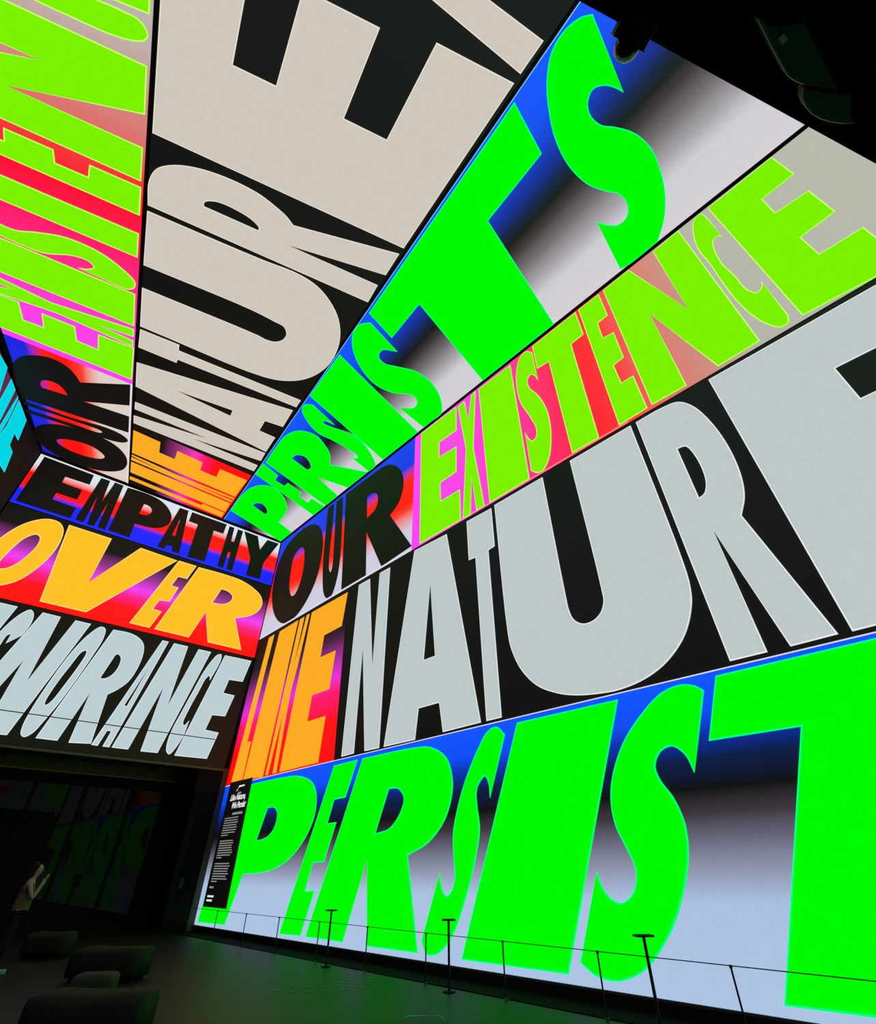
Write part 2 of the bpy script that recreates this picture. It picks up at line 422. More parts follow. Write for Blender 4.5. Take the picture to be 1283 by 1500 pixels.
  ('K', "0.98,21.28 2.12,21.36 3.09,21.46 3.73,21.44 5.75,21.44 5.77,21.57 3.14,21.60 5.79,21.72 5.78,21.86 1.08,21.68 1.02,21.47 2.73,21.64 1.00,21.37", []),
  ('I', "1.11,21.82 5.79,22.01 5.91,22.88 1.32,22.64", []),
  ('L', "1.40,22.97 4.79,23.12 4.78,22.94 5.92,23.01 5.97,23.48 1.45,23.22", []),
 ],
 ('ceil','our'): [
  ('R', "-3.24,20.52 0.44,19.87 0.18,18.85 -1.43,19.15 -0.00,18.18 -0.31,17.01 -1.75,18.15 -1.99,17.85~ -2.35,17.60~ -2.80,17.57~ -3.26,17.80~ -3.62,18.20~ -3.76,18.63~ -3.73,19.11~ -3.51,19.89", ["-2.77,19.40 -2.85,19.23~ -2.83,18.98~ -2.64,18.82~ -2.33,18.80~ -2.05,19.03~ -1.94,19.21"]),
  ('U', "-3.20,20.64 -1.51,20.46~ -0.37,20.17~ 0.32,20.22~ 0.58,20.43~ 0.49,20.66~ 0.08,20.87~ -0.61,20.97~ -1.46,21.06~ -2.95,21.31 -3.04,21.11 -1.51,20.85~ -0.50,20.71~ -0.38,20.60~ -0.46,20.51~ -1.56,20.62~ -3.11,20.87", []),
  ('O', "-2.54,22.38~ -2.42,22.75~ -1.98,23.26~ -1.29,23.59~ -0.45,23.61~ 0.44,23.33~ 0.98,22.74~ 1.03,22.13~ 0.78,21.53~ 0.23,21.08~ -0.53,20.93~ -1.30,21.04~ -2.03,21.39~ -2.44,21.87~", ["-1.69,22.40~ -1.58,22.60~ -1.10,22.78~ -0.46,22.75~ 0.04,22.51~ 0.14,22.26~ -0.03,22.04~ -0.49,21.84~ -1.10,21.93~ -1.54,22.16~"]),
 ],
 ('ceil','existence'): [
  ('E', "-5.14,15.82 -4.07,15.66 -3.84,16.35 -3.28,16.24 -3.44,15.65 -2.50,15.51 -2.31,16.10 -1.67,16.03 -1.83,15.33 -0.74,15.12 -0.35,16.71 -4.99,17.26", []),
  ('X', "-5.00,15.07 -3.29,14.99 -0.99,14.30 -0.90,14.64 -2.00,14.92 -0.86,14.81 -0.78,15.09 -3.07,15.32 -4.91,15.80 -4.94,15.61 -4.27,15.23 -4.96,15.39", []),
  ('I', "-5.38,13.64 -1.37,12.88 -1.02,14.17 -5.24,14.91", []),
  ('S', "-5.33,13.11 -4.61,13.01~ -4.12,12.67~ -3.41,12.26~ -2.57,12.11~ -1.85,12.25~ -1.50,12.44~ -1.46,12.69~ -1.61,12.87~ -1.76,12.91 -2.94,13.09 -2.68,12.90~ -2.60,12.73~ -2.80,12.65~ -3.19,12.79~ -3.80,13.24~ -4.33,13.39~ -4.87,13.47~ -5.28,13.52", []),
  ('T', "-5.50,11.62 -1.90,10.76 -1.70,11.55 -5.41,12.37", []),
  ('E', "-5.23,10.20 -4.20,9.93 -4.10,10.25 -3.38,10.06 -3.43,9.71 -2.25,9.40 -2.04,10.21 -5.56,11.05 -5.61,10.67 -5.17,10.53", []),
  ('N', "-5.96,7.52 -2.98,6.58 -2.71,7.60 -5.35,9.16 -2.52,8.38 -2.30,9.25 -5.67,10.10 -5.83,8.69 -4.82,8.08 -5.86,8.41", []),
  ('C', "-5.48,7.09 -5.07,6.99~ -4.43,6.78~ -3.82,6.57~ -3.38,6.35~ -3.16,6.15~ -3.14,5.99~ -3.34,5.86~ -3.72,5.95~ -4.27,6.16", []),
  ('E', "-3.98,5.94 -3.23,5.63 -3.35,5.16 -4.38,6.07", []),
 ],
 ('end','empathy'): [
  ('E', "-1.82,15.50 0.13,15.49 0.17,14.97 -0.78,14.93 -0.77,14.61 0.02,14.60 0.03,14.09 -0.76,14.08 -0.75,13.73 0.15,13.70 0.14,13.18 -1.82,13.18", []),
  ('M', "0.44,15.49 0.81,15.50 0.90,14.37 1.01,15.52 1.38,15.52 1.51,13.16 1.20,13.19 1.13,14.43 1.06,13.17 0.80,13.15 0.66,14.53 0.65,13.19 0.32,13.20", []),
  ('P', "1.57,15.50 2.47,15.55~ 3.11,15.45~ 3.56,15.18~ 3.80,14.84~ 3.81,14.44~ 3.58,14.15~ 3.19,13.97~ 2.47,13.89 2.51,13.18 1.62,13.20", ["2.49,14.99 2.73,14.97~ 2.90,14.81~ 2.87,14.59~ 2.70,14.46~ 2.46,14.44"]),
  ('A', "4.00,15.46 4.42,15.47 4.71,13.18 4.37,13.18 4.31,13.42 4.08,13.40 4.02,13.18 3.71,13.18", ["4.20,14.88 4.27,13.95 4.12,13.96"]),
  ('T', "4.60,15.47 6.39,15.50 6.36,14.93 5.87,14.92 5.92,13.20 5.10,13.16 5.05,14.94 4.60,14.94", []),
  ('H', "6.55,15.46 6.81,15.47 6.85,14.69 7.00,14.68 7.01,15.46 7.29,15.46 7.31,13.18 7.03,13.18 6.99,14.08 6.86,14.09 6.85,13.18 6.56,13.18", []),
  ('Y', "7.36,15.49 8.12,15.49 8.41,14.78 8.68,15.48 9.35,15.51 8.77,14.12 8.78,13.22 8.05,13.19 8.04,14.13", []),
 ],
 ('end','over'): [
  ('O', "-1.59,11.44~ -1.28,12.16~ -0.89,12.63~ -0.49,12.86~ -0.10,12.85~ 0.13,12.63~ 0.25,12.12~ 0.21,11.45~ -0.03,10.70~ -0.35,10.14~ -0.76,9.82~ -1.06,9.77~ -1.38,10.00~ -1.60,10.45~ -1.68,10.91~", ["-1.16,10.60~ -1.05,11.24~ -0.85,11.82~ -0.60,12.07~ -0.45,12.00~ -0.39,11.70~ -0.49,11.20~ -0.69,10.72~ -0.91,10.47~ -1.04,10.42~ -1.13,10.46~"]),
  ('V', "0.23,12.88 1.90,12.87 1.83,10.78 3.10,12.87 4.75,12.82 2.21,9.61 0.61,9.60", []),
  ('E', "4.81,12.84 5.64,12.85 5.43,12.11 5.03,12.09 4.89,11.61 5.20,11.61 5.05,10.90 4.63,10.83 4.51,10.40 4.88,10.39 4.64,9.60 3.84,9.60", []),
  ('R', "5.75,12.83 7.07,12.88~ 7.93,12.84~ 8.60,12.64~ 9.04,12.38~ 9.22,12.03~ 9.14,11.64~ 8.77,11.26~ 8.08,10.95 8.75,9.60 7.16,9.59 6.69,10.87 6.31,9.60 4.84,9.60", ["7.08,12.12 7.40,12.10~ 7.67,11.94~ 7.66,11.70~ 7.36,11.45~ 6.85,11.37"]),
 ],
 ('end','ignorance'): [
  ('I', "-0.87,9.23 0.07,9.23 -0.13,8.04 -0.18,7.78", []),
  ('G', "-0.15,7.81 -0.03,8.26~ 0.12,8.72~ 0.32,9.09~ 0.49,9.23~ 0.64,9.11~ 0.71,8.75~ 0.63,8.29 0.30,7.91 0.31,8.27 0.22,8.19~ 0.18,7.83 0.06,7.37", []),
  ('N', "0.88,9.23 1.49,9.22 1.44,6.84 2.00,9.22 2.55,9.22 1.63,5.16 0.94,5.13 1.04,7.47 0.39,5.22 0.03,5.79", []),
  ('O', "2.91,9.20~ 3.10,9.16~ 3.17,8.77~ 3.07,8.11~ 2.85,7.03~ 2.65,6.24~ 2.47,5.70~ 2.31,5.31~ 2.12,5.16~ 1.99,5.23~ 1.93,5.48~ 1.94,5.90~ 2.09,6.95~ 2.32,8.01~ 2.59,8.75~", ["2.78,8.22~ 2.67,8.15~ 2.50,7.59~ 2.32,6.85~ 2.25,6.29~ 2.29,6.20~ 2.40,6.31~ 2.60,6.99~ 2.78,7.78~ 2.82,8.14~"]),
  ('R', "3.38,9.20 3.97,9.22~ 4.36,9.13~ 4.64,8.93~ 4.77,8.58~ 4.77,8.02~ 4.63,7.45~ 4.37,7.10~ 4.08,6.85 4.17,5.20 3.47,5.15 3.49,6.81 3.11,5.17 2.45,5.17", ["3.62,7.37 3.81,8.28 3.90,8.33~ 4.04,8.21~ 4.07,7.87~ 3.95,7.54~ 3.76,7.38~"]),
  ('A', "5.31,9.23 5.57,9.23 4.80,5.16 4.57,5.16 4.67,5.67 4.53,5.67 4.41,5.16 4.19,5.17", ["5.18,8.14 4.88,6.57 4.78,6.58"]),
  ('N', "5.80,9.22 6.40,9.22 6.34,6.82 6.87,9.21 7.43,9.21 6.52,5.16 5.90,5.15 5.96,7.47 5.45,5.16 4.88,5.16", []),
  ('C', "7.74,9.16~ 7.90,9.21~ 7.95,8.97~ 7.72,8.05 7.65,8.23~ 7.53,8.09~ 7.39,7.54~ 7.20,6.79~ 7.13,6.29~ 7.20,6.22~ 7.35,6.42 7.30,5.82 7.11,5.35~ 6.97,5.16~ 6.83,5.24~ 6.76,5.51~ 6.79,6.01~ 6.94,6.65~ 7.15,7.52~ 7.35,8.32~ 7.56,8.86~", []),
  ('E', "8.08,9.21 9.35,9.23 9.17,8.27 8.54,8.24 8.44,7.67 8.96,7.65 8.77,6.78 8.21,6.75 8.09,6.17 8.67,6.14 8.46,5.16 7.17,5.14", []),
 ],
 ('left','cyan'): [
  ('A', "5.67,15.54 5.01,15.63 4.54,14.93 3.96,13.88 6.69,15.40", []),
  ('R', "4.45,15.60 3.91,15.58 3.35,13.83 3.96,13.88", []),
  ('I', "3.57,15.59 3.46,15.51 3.17,14.73 3.09,14.14 2.96,13.61 3.23,13.76", []),
  ('E', "3.36,15.56 2.24,15.52 1.90,14.73 2.36,14.72 2.17,14.27 1.74,14.24 1.40,13.50 2.39,13.45 3.02,13.79 3.02,14.57", []),
 ],
}

# ------------------------------------------------------------------ plain materials
M_FLOOR = mat('dark_floor', (.010, .010, .009), rough=.5, spec=.08, var=.35, scale=1.3, bump=.05)
M_MAT = mat('black_floor_strip', (.005, .005, .005), rough=.9, spec=.03)
M_DARK = mat('matt_black', (.010, .010, .010), rough=.8, spec=.03, var=.2)
M_WALL = mat('dark_wall', (.02, .019, .016), rough=.8, spec=.08, var=.3, scale=4)
M_FRAME = mat('screen_frame', (.05, .05, .04), rough=.5, spec=.3, var=.2)
M_BROWN = mat('brown_soffit', (.10, .06, .04), rough=.6, spec=.15, var=.3, scale=6)
M_RIB = mat('brown_rib', (.22, .14, .10), rough=.5, spec=.2, var=.2)
M_GLASS = mat('dark_glazing', (.008, .0082, .006), rough=.015, spec=.075)
M_GLOSS = mat('black_gloss_panel', (.008, .008, .008), rough=.06, spec=.018)
M_STEEL = mat('grey_steel', (.09, .09, .09), rough=.4, spec=.4, metal=.6, var=.2)
M_POST = mat('black_steel', (.012, .012, .012), rough=.4, spec=.3, var=.2)
M_BLACK = mat('mullion_black', (.008, .008, .008), rough=.8, spec=.05)
M_SEAT = mat('charcoal_upholstery', (.015, .015, .014), rough=.75, spec=.06, var=.4, scale=60, bump=.2)
M_SEAT2 = mat('grey_upholstery', (.032, .03, .028), rough=.75, spec=.06, var=.3, scale=60, bump=.2)

# ------------------------------------------------------------------ structure
floor = obj('floor', prism_me([(-14, -10), (9.7, -10), (9.7, 27), (-14, 27)], -.2, 0.0), M_FLOOR, kind='structure',
            label='dark glossy floor of the LED hall')
obj('floor_strip', box_me(8.74, XR + .02, -3.4, YE, 0.0, .012), M_MAT, floor)
wall_right = obj('wall_right', box_me(XR + .02, XR + .3, C_BR.y, YE, 0, ZC), M_DARK, kind='structure',
                 label='long LED wall with the words our existence, like nature, persist')
wall_end = obj('wall_end', box_me(P_LEFT.x, XR + .3, YE + .03, YE + .5, Z_SOFFIT, ZC), M_DARK, kind='structure',
               label='end LED wall with the words empathy over ignorance')
ceiling = obj('ceiling', prism_me([(XR, YE), (P_LEFT.x, YE), (C_BL.x, C_BL.y), (C_BR.x, C_BR.y)], ZC + .02, ZC + .3), M_DARK, kind='structure',
              label='LED ceiling with the words our existence, like nature, persists')
def slab_me(p, q, n, z0, z1, t):
    p = Vector(p); q = Vector(q); n = Vector(n)
    return prism_me([tuple(p), tuple(q), tuple(q + n * t), tuple(p + n * t)], z0, z1)
wall_left = obj('wall_left', slab_me(P_LEFT - N_LEFT * .03, C_BL - N_LEFT * .03, -N_LEFT, 0, ZC, .3), M_WALL, kind='structure',
                label='LED side wall with cyan letters')
wall_back = obj('wall_back', slab_me(C_BL - N_BACK * .03, C_BR - N_BACK * .03, -N_BACK, Z_SOFFIT + .01, ZC, .3), M_DARK, kind='structure',
                label='LED wall above the dark entrance soffit')
soffit = obj('ceiling_entrance', prism_me([tuple(C_BL), tuple(C_BR), tuple(C_BR - N_BACK * 9), tuple(C_BL - N_BACK * 9)], Z_SOFFIT, Z_SOFFIT + .3), M_DARK,
             kind='structure', label='black soffit over the entrance')
obj('trim_1', slab_me(C_BL, C_BR, N_BACK, Z_SOFFIT, Z_SOFFIT + .05, .02), M_DARK, kind='structure', label='thin edge of the entrance soffit')
bb = obj('baseboard_right', box_me(XR - .03, XR + .02, C_BR.y, YE, 0, Z_ROW[0] - .03), M_DARK, kind='structure', label='black plinth under the long LED wall')
obj('trim_2', box_me(XR - .035, XR + .02, C_BR.y, YE, Z_ROW[0] - .03, Z_ROW[0]), M_FRAME, kind='structure', label='thin metal edge under the long LED wall')
obj('trim_3', box_me(9.27, XR, YE - .02, YE + .03, 0.0, Z_SOFFIT + .02), M_FRAME, kind='structure', label='dark upright frame at the end of the long LED wall')
obj('trim_4', box_me(P_LEFT.x, 9.27, YE - .02, YE + .03, Z_SOFFIT - .08, Z_SOFFIT + .0), mat('screen_edge', (.09, .085, .06), rough=.5, spec=.3, var=.2), kind='structure', label='grey bottom edge of the end LED wall')

# end wall: brown soffit, head beam, glazing
sof = obj('trim_5', box_me(-4, XR, YE + .04, Y_GLASS, Z_SOFFIT + .0, Z_SOFFIT + .1), M_BROWN, kind='structure', label='brown soffit in front of the dark glazing')
for x in (2.05, 3.75, 5.45, 7.1, 8.6):
    obj('rib', box_me(x - .03, x + .03, YE + .3, Y_GLASS - .1, Z_SOFFIT - .07, Z_SOFFIT), M_RIB, sof)
obj('fascia', box_me(-4, XR, Y_GLASS - .16, Y_GLASS - .06, 4.50, Z_SOFFIT), M_BROWN, sof)
obj('fascia_edge', box_me(-4, XR, Y_GLASS - .19, Y_GLASS - .05, 4.47, 4.51), M_RIB, sof)
win = obj('window_1', box_me(-4, XR, Y_GLASS - .1, Y_GLASS + .1, 4.14, 4.47), M_DARK, kind='structure',
          label='dark glazing under the end LED wall, reflecting the bright letters')
xs = [-.1, 1.61, 3.31, 4.97, 6.66, 8.38, 9.5]
for i, (a, b) in enumerate(zip(xs, xs[1:])):
    obj('pane', box_me(a + .01, b - .01, Y_GLASS, Y_GLASS + .03, .08, 4.16), M_GLASS, win)
for x in xs[:-1]:
    obj('mullion', box_me(x - .055, x + .055, Y_GLASS - .07, Y_GLASS + .06, .0, 4.16), M_BLACK, win)
obj('sill', box_me(-.2, XR, Y_GLASS - .06, Y_GLASS + .08, 0, .09), M_BLACK, win)
door = obj('door_1', box_me(8.36, 9.27, YE + .0, YE + .06, 0.02, 4.05), M_GLOSS, kind='structure', label='black gloss panel beside the long LED wall')
obj('reader_box', box_me(8.62, 8.74, YE - .04, YE, 1.15, 1.45, .008), M_POST, door)
obj('door_header', box_me(8.3, 9.27, YE - .01, YE + .06, 4.05, Z_SOFFIT - .08), M_DARK, door)

# ------------------------------------------------------------------ screen pictures
LT = {}
BLUE = (0, 84, 255)
M_PERSIST_W = led_ramp('picture_blue_black_lilac', [(0, (172, 196, 228)), (.26, (170, 192, 224)), (.36, (140, 146, 170)), (.45, (100, 98, 118)), (.52, (58, 52, 60)), (.60, (4, 4, 4)), (.70, (0, 24, 70)), (.79, (0, 46, 175)), (.86, (0, 74, 245)), (1, BLUE)], 1)
M_PERSIST_C = led_ramp('picture_blue_black_grey', [(0, BLUE), (.14, (0, 76, 240)), (.28, (0, 42, 160)), (.36, (0, 22, 70)), (.42, (5, 5, 6)), (.48, (58, 49, 54)), (.57, (112, 104, 110)), (.68, (166, 161, 168)), (.77, (206, 203, 212)), (1, (212, 206, 212))], 1)
M_OUR_W = led_ramp('picture_blue_red_white', [(0, (208, 205, 225)), (.17, (206, 202, 222)), (.34, (250, 60, 45)), (.40, (255, 10, 0)), (.62, (250, 10, 6)), (.74, (20, 50, 225)), (1, (20, 55, 240))], 1)
M_EXIST = led_ramp('picture_magenta_red_grey', [(0, (250, 62, 245)), (.19, (252, 60, 225)), (.31, (255, 50, 175)), (.39, (255, 34, 112)), (.44, (255, 28, 84)), (.51, (255, 25, 46)), (.56, (250, 56, 56)), (.614, (228, 105, 100)), (.69, (203, 140, 128)), (.745, (180, 178, 168)), (1, (182, 184, 172))], 0)
M_EXIST_C = led_ramp('picture_magenta_red_grey_ceiling', [(0, (250, 62, 245)), (.14, (252, 60, 225)), (.26, (255, 40, 150)), (.36, (255, 20, 100)), (.45, (255, 4, 42)), (.51, (245, 50, 55)), (.57, (222, 108, 106)), (.64, (206, 140, 132)), (.71, (188, 176, 170)), (1, (184, 182, 176))], 0)
M_LIKE_W = led_ramp('picture_black_magenta_red', [(0, (255, 0, 0)), (.2, (255, 0, 8)), (.36, (252, 10, 110)), (.44, (235, 40, 215)), (.56, (160, 40, 150)), (.68, (70, 24, 62)), (.76, (12, 5, 9)), (1, (3, 3, 3))], 1)
M_LIKE_C = led_ramp('picture_black_magenta_red_ceiling', [(0, (3, 3, 3)), (.24, (10, 4, 6)), (.38, (150, 50, 125)), (.50, (250, 50, 190)), (.58, (255, 10, 110)), (.68, (255, 0, 10)), (1, (255, 0, 0))], 1)
M_OUR_C = led_ramp('picture_blue_red_cream', [(0, (20, 30, 225)), (.15, (24, 30, 222)), (.27, (245, 20, 14)), (.46, (255, 0, 0)), (.58, (250, 60, 40)), (.72, (222, 205, 195)), (1, (220, 210, 200))], 1)
M_EMP = led_ramp('picture_white_red_blue', [(0, (16, 28, 250)), (.26, (20, 30, 250)), (.36, (250, 10, 10)), (.62, (255, 0, 0)), (.80, (222, 226, 232)), (1, (214, 228, 238))], 1)
M_OVER = led_ramp('picture_over', [(0, (255, 0, 0)), (.22, (255, 0, 20)), (.34, (250, 20, 130)), (.45, (240, 58, 245)), (.60, (150, 50, 140)), (.78, (14, 6, 10)), (1, (3, 3, 3))], 1)
M_BLK_W = led('picture_black', (3, 3, 3))
M_BLK_E = led('picture_grey_black', (3, 3, 3))
M_GREEN = led('picture_green', (0, 250, 0)); M_GREEN_R = led('picture_green_rim', (0, 255, 140))
M_LIME = led('picture_lime', (122, 242, 0)); M_LIME_R = led('picture_lime_rim', (205, 250, 110))
M_GREY_W = led('picture_grey', (190, 200, 201))
M_GREY_R = led('picture_grey_rim', (236, 238, 234))
M_BEIGE = led('picture_beige', (207, 201, 189))
M_BEIGE_R = led('picture_beige_rim', (238, 228, 212))
M_ORANGE = led('picture_orange', (252, 172, 36)); M_ORANGE_R = led('picture_orange_rim', (255, 196, 90))
M_YELLOW = led('picture_yellow', (254, 194, 40)); M_YELLOW_R = led('picture_yellow_rim', (255, 222, 130))
M_ICE = led('picture_ice', (188, 208, 212)); M_ICE_R = led('picture_ice_rim', (224, 234, 236))
M_CYAN = led('picture_cyan', (0, 214, 228)); M_CYAN_R = led('picture_cyan_rim', (60, 230, 235))
M_INK = led('picture_ink', (3, 3, 3)); M_INK_R = led('picture_ink_rim', (36, 24, 22))
M_PLUM = led('picture_plum', (70, 30, 62))
M_WHITE = led('picture_white', (225, 222, 228))
M_PINKL = led('picture_pink_line', (240, 150, 140))
M_MAG = led('picture_magenta', (250, 70, 235))

def word(plane, key, wall, quad, bg, fg, rim, rw, off=.0, nu=12, nv=6):
    p = obj('word_panel', panel_me(plane, quad, off, nu, nv), bg, wall)
    for ch, outer, holes in WORDS[(plane, key)]:
        obj('letter', glyph_me(plane, outer, holes, off + .012, .012, rw), [fg, rim], p)
    return p

z0, z1, z2, z3 = Z_ROW
yN = C_BR.y + .02
E1 = YE - .03
# long wall: quads are (far bottom, near bottom, near top, far top)
word('right', 'persist', wall_right, ((E1, z0), (yN, z0), (yN, z1), (E1, z1)), M_PERSIST_W, M_GREEN, M_GREEN_R, .024)
word('right', 'like', wall_right, ((E1, z1 + .02), (15.57, z1 + .02), (15.98, z2 - .05), (E1, z2 - .05)), M_LIKE_W, M_ORANGE, M_ORANGE_R, .0)
word('right', 'nature', wall_right, ((15.57, z1 + .02), (yN, z1 + .02), (yN, z2 - .05), (15.98, z2 - .05)), M_BLK_W, M_GREY_W, M_GREY_R, .02)
word('right', 'our', wall_right, ((E1, z2), (12.06, z2), (12.09, z3 - .06), (E1, z3 - .06)), M_OUR_W, M_INK, M_INK_R, .0)
word('right', 'existence', wall_right, ((12.06, z2), (yN, z2), (yN, z3 - .06), (12.09, z3 - .06)), M_EXIST, M_LIME, M_LIME_R, .025, nu=20)
obj('border_line', strip_me('right', (E1, z1 + .005), (yN, z1 + .005), .018, .015), M_WHITE, wall_right)
obj('border_line', strip_me('right', (E1, z2 + .03), (12.06, z2 + .03), .05, .015), M_WHITE, wall_right)
obj('border_line', strip_me('right', (11.6, z2 + .025), (3.5, z2 + .025), .035, .01), M_PINKL, wall_right)

# ceiling: the rows fan out from the end wall towards the entrance
def fan(t0, t1):
    return None
L0 = ((1.54, 23.60), (-3.20, 5.30)); L1 = ((6.10, 23.60), (3.46, -0.20))
LL = ((-2.05, 23.60), (-9.4, 5.6))
def at_y(line, y):
    (x1, y1), (x2, y2) = line
    return (x1 + (x2 - x1) * (y - y1) / (y2 - y1), y)
yb = C_BR.y + .25
def ceil_quad(la, lb, ya, yb_, gap=.05):
    a0 = at_y(la, ya); a1 = at_y(la, yb_); b0 = at_y(lb, ya); b1 = at_y(lb, yb_)
    return ((a0[0] + gap, a0[1]), (a1[0] + gap, a1[1]), (b1[0] - gap, b1[1]), (b0[0] - gap, b0[1]))
LR = ((XR - .03, 23.6), (XR - .03, -3.2))
def back_y(x): return P_BACK.y + D_BACK.y / D_BACK.x * (x - P_BACK.x) + .05
def ceil_quad_end(la, lb, ya, gap=.05):
    """a row that runs to the slanting back wall"""
    def hit(l):
        y = 0.0
        for _ in range(30): y = back_y(at_y(l, y)[0])
        return at_y(l, y)
    a0 = at_y(la, ya); b0 = at_y(lb, ya); a1 = hit(la); b1 = hit(lb)
    return ((a0[0] + gap, a0[1]), (a1[0] + gap, a1[1]), (b1[0] - gap, b1[1]), (b0[0] - gap, b0[1]))
word('ceil', 'persists', ceiling, ceil_quad_end(L1, LR, 23.6, .045), M_PERSIST_C, M_GREEN, M_GREEN_R, .024)
obj('border_line', strip_me('ceil', (L1[0][0] + .05, L1[0][1]), (at_y(L1, -1.1)[0] + .05, -1.1), .02, .012), led('picture_pale_line', (120, 205, 225)), ceiling)
obj('border_line', strip_me('ceil', (L0[0][0] - .07, L0[0][1]), (-.30, 16.95), .06, .012), M_WHITE, ceiling)
word('ceil', 'like', ceiling, ceil_quad(L0, L1, 23.6, 19.2), M_LIKE_C, M_ORANGE, M_ORANGE_R, .0)
word('ceil', 'nature', ceiling, ceil_quad_end(L0, L1, 19.2), M_BLK_W, M_BEIGE, M_BEIGE_R, .02)
word('ceil', 'our', ceiling, ((LL[0][0] + .08, 23.6), (-4.26, 17.45), (-.26, 16.97), (L0[0][0] - .05, 23.6)), M_OUR_C, M_INK, M_INK_R, .0)
q = ceil_quad_end(LL, L0, 17.2, .05)
word('ceil', 'existence', ceiling, ((-4.26, 17.45), q[1], q[2], (-.26, 16.97)), M_EXIST_C, M_LIME, M_LIME_R, .03, nu=20)

# end wall
word('end', 'empathy', wall_end, ((-1.98, 13.08), (9.46, 13.08), (9.44, 15.56), (-1.98, 15.56)), M_EMP, M_INK, M_INK_R, .0)
word('end', 'over', wall_end, ((-1.98, 9.40), (9.47, 9.40), (9.46, 13.04), (-1.98, 13.04)), M_OVER, M_YELLOW, M_YELLOW_R, .035)
word('end', 'ignorance', wall_end, ((-1.98, 4.90), (9.27, 4.90), (9.47, 9.37), (-1.98, 9.37)), M_BLK_E, M_ICE, M_ICE_R, .025)
obj('seam', strip_me('end', (-1.98, 5.85), (8.6, 5.87), .03, .035), M_BLK_W, wall_end)
for a, b in (((-1.98, 13.09), (9.46, 13.09)),):
    obj('border_line', strip_me('end', a, b, .03, .01), led('picture_blue_line', (40, 60, 250)), wall_end)
obj('border_line', strip_me('end', (-1.98, 15.55), (9.44, 15.55), .04, .01), M_WHITE, wall_end)
# side wall
word('left', 'cyan', wall_left, ((.1, 5.0), (20, 5.0), (20, 15.6), (.1, 15.6)), led_ramp('picture_black_plum', [(0, (3, 3, 3)), (.12, (5, 3, 4)), (.2, (90, 36, 80)), (1, (90, 36, 80))], 0), M_CYAN, M_CYAN_R, .02)
# screen over the entrance, seen in the glazing
bp = obj('word_panel_offscreen', panel_me('back', ((-11.2, 5.0), (9.2, 5.0), (9.2, 15.6), (-11.2, 15.6)), 0.0), led('picture_steel_blue', (165, 190, 205)), wall_back)
obj('letter_offscreen', glyph_me('back', '9.15,4.98 9.15,15 6.6,15 6.9,10~ 7.3,7.6~ 7.7,6.6~ 7.6,6.0~ 7.2,5.7 8.5,5.6~ 8.8,5.3~ 8.9,4.98', [], .012, .012, .04), [M_LIME, M_LIME_R], bp)
obj('letter_offscreen', glyph_me('back', '5.3,6.3 4.6,6.5~ 2.4,6.75~ 0.0,6.5~ -1.2,6.2~ 0.0,5.85~ 2.4,5.7~ 4.4,5.95~', [], .012, .012, .04), [led('picture_red', (235, 30, 40)), M_PINKL], bp)

# information panel shown on the long wall
info = obj('information_panel', panel_me('right', ((23.14, .67), (21.2, .67), (21.2, 4.37), (23.14, 4.37)), .035, 1, 1, .02), led('picture_info_black', (3, 3, 3)), wall_right)
M_TXT = led('picture_text_white', (222, 226, 220)); M_TXT2 = led('picture_text_grey', (136, 138, 134))
def text_on_wall(s, size, y_right, z, parent, shear=.35, name='title_line', xs=1.0, bold=.007, al='RIGHT', m=M_TXT):
    c = bpy.data.curves.new(name, 'FONT')
    c.body = s; c.size = size; c.align_x = al; c.shear = shear; c.offset = bold; c.extrude = .002; c.space_character = .92
    t = bpy.data.objects.new('tmp', c); COL.objects.link(t)
    bpy.context.view_layer.update()
    me = bpy.data.meshes.new_from_object(t.evaluated_get(bpy.context.evaluated_depsgraph_get()))
    bpy.data.objects.remove(t); bpy.data.curves.remove(c)
    me.materials.clear()
    for v in me.vertices:
        x, y, zz = v.co
        v.co = (XR - .042 - zz, y_right - x * xs, z + y)
    return obj(name, me, m, parent)
text_on_wall('Like Nature,', .27, 21.47, 3.74, info, xs=1.06)
text_on_wall('We Persist', .27, 21.36, 3.48, info, xs=1.06)
def bar(y_a, y_b, z, h, nm, m):
    obj(nm, panel_me('right', ((y_a, z), (y_b, z), (y_b, z + h), (y_a, z + h)), .042, 1, 1, .006), m, info)
bar(22.3, 21.45, 3.27, .07, 'byline', M_TXT2)
# small emblem: slanting stroke with a wordmark bar, and a short line under it
obj('emblem', glyph_me('right', '22.40,4.03 22.31,4.03 22.22,4.20 21.75,4.20 21.75,4.15 22.21,4.14', [], .044, .006), M_TXT, info)
bar(22.22, 21.92, 3.93, .05, 'emblem_line', M_TXT2)
rows = [(2.67, 3.19, 8), (2.02, 2.50, 8), (1.36, 1.85, 8)]
for a, b, n in rows:
    for k in range(n):
        z = b - (b - a) * k / (n - 1)
        ln = random.uniform(1.12, 1.30) if k < n - 1 else random.uniform(.35, .8)
        bar(22.90, 22.90 - ln, z - .02, .03, 'text_line', M_TXT2)
for z, ln, m in ((1.17, .35, M_TXT2), (.93, .52, M_TXT), (.82, .45, M_TXT)):
    bar(22.92, 22.92 - ln, z, .05, 'text_line', m)

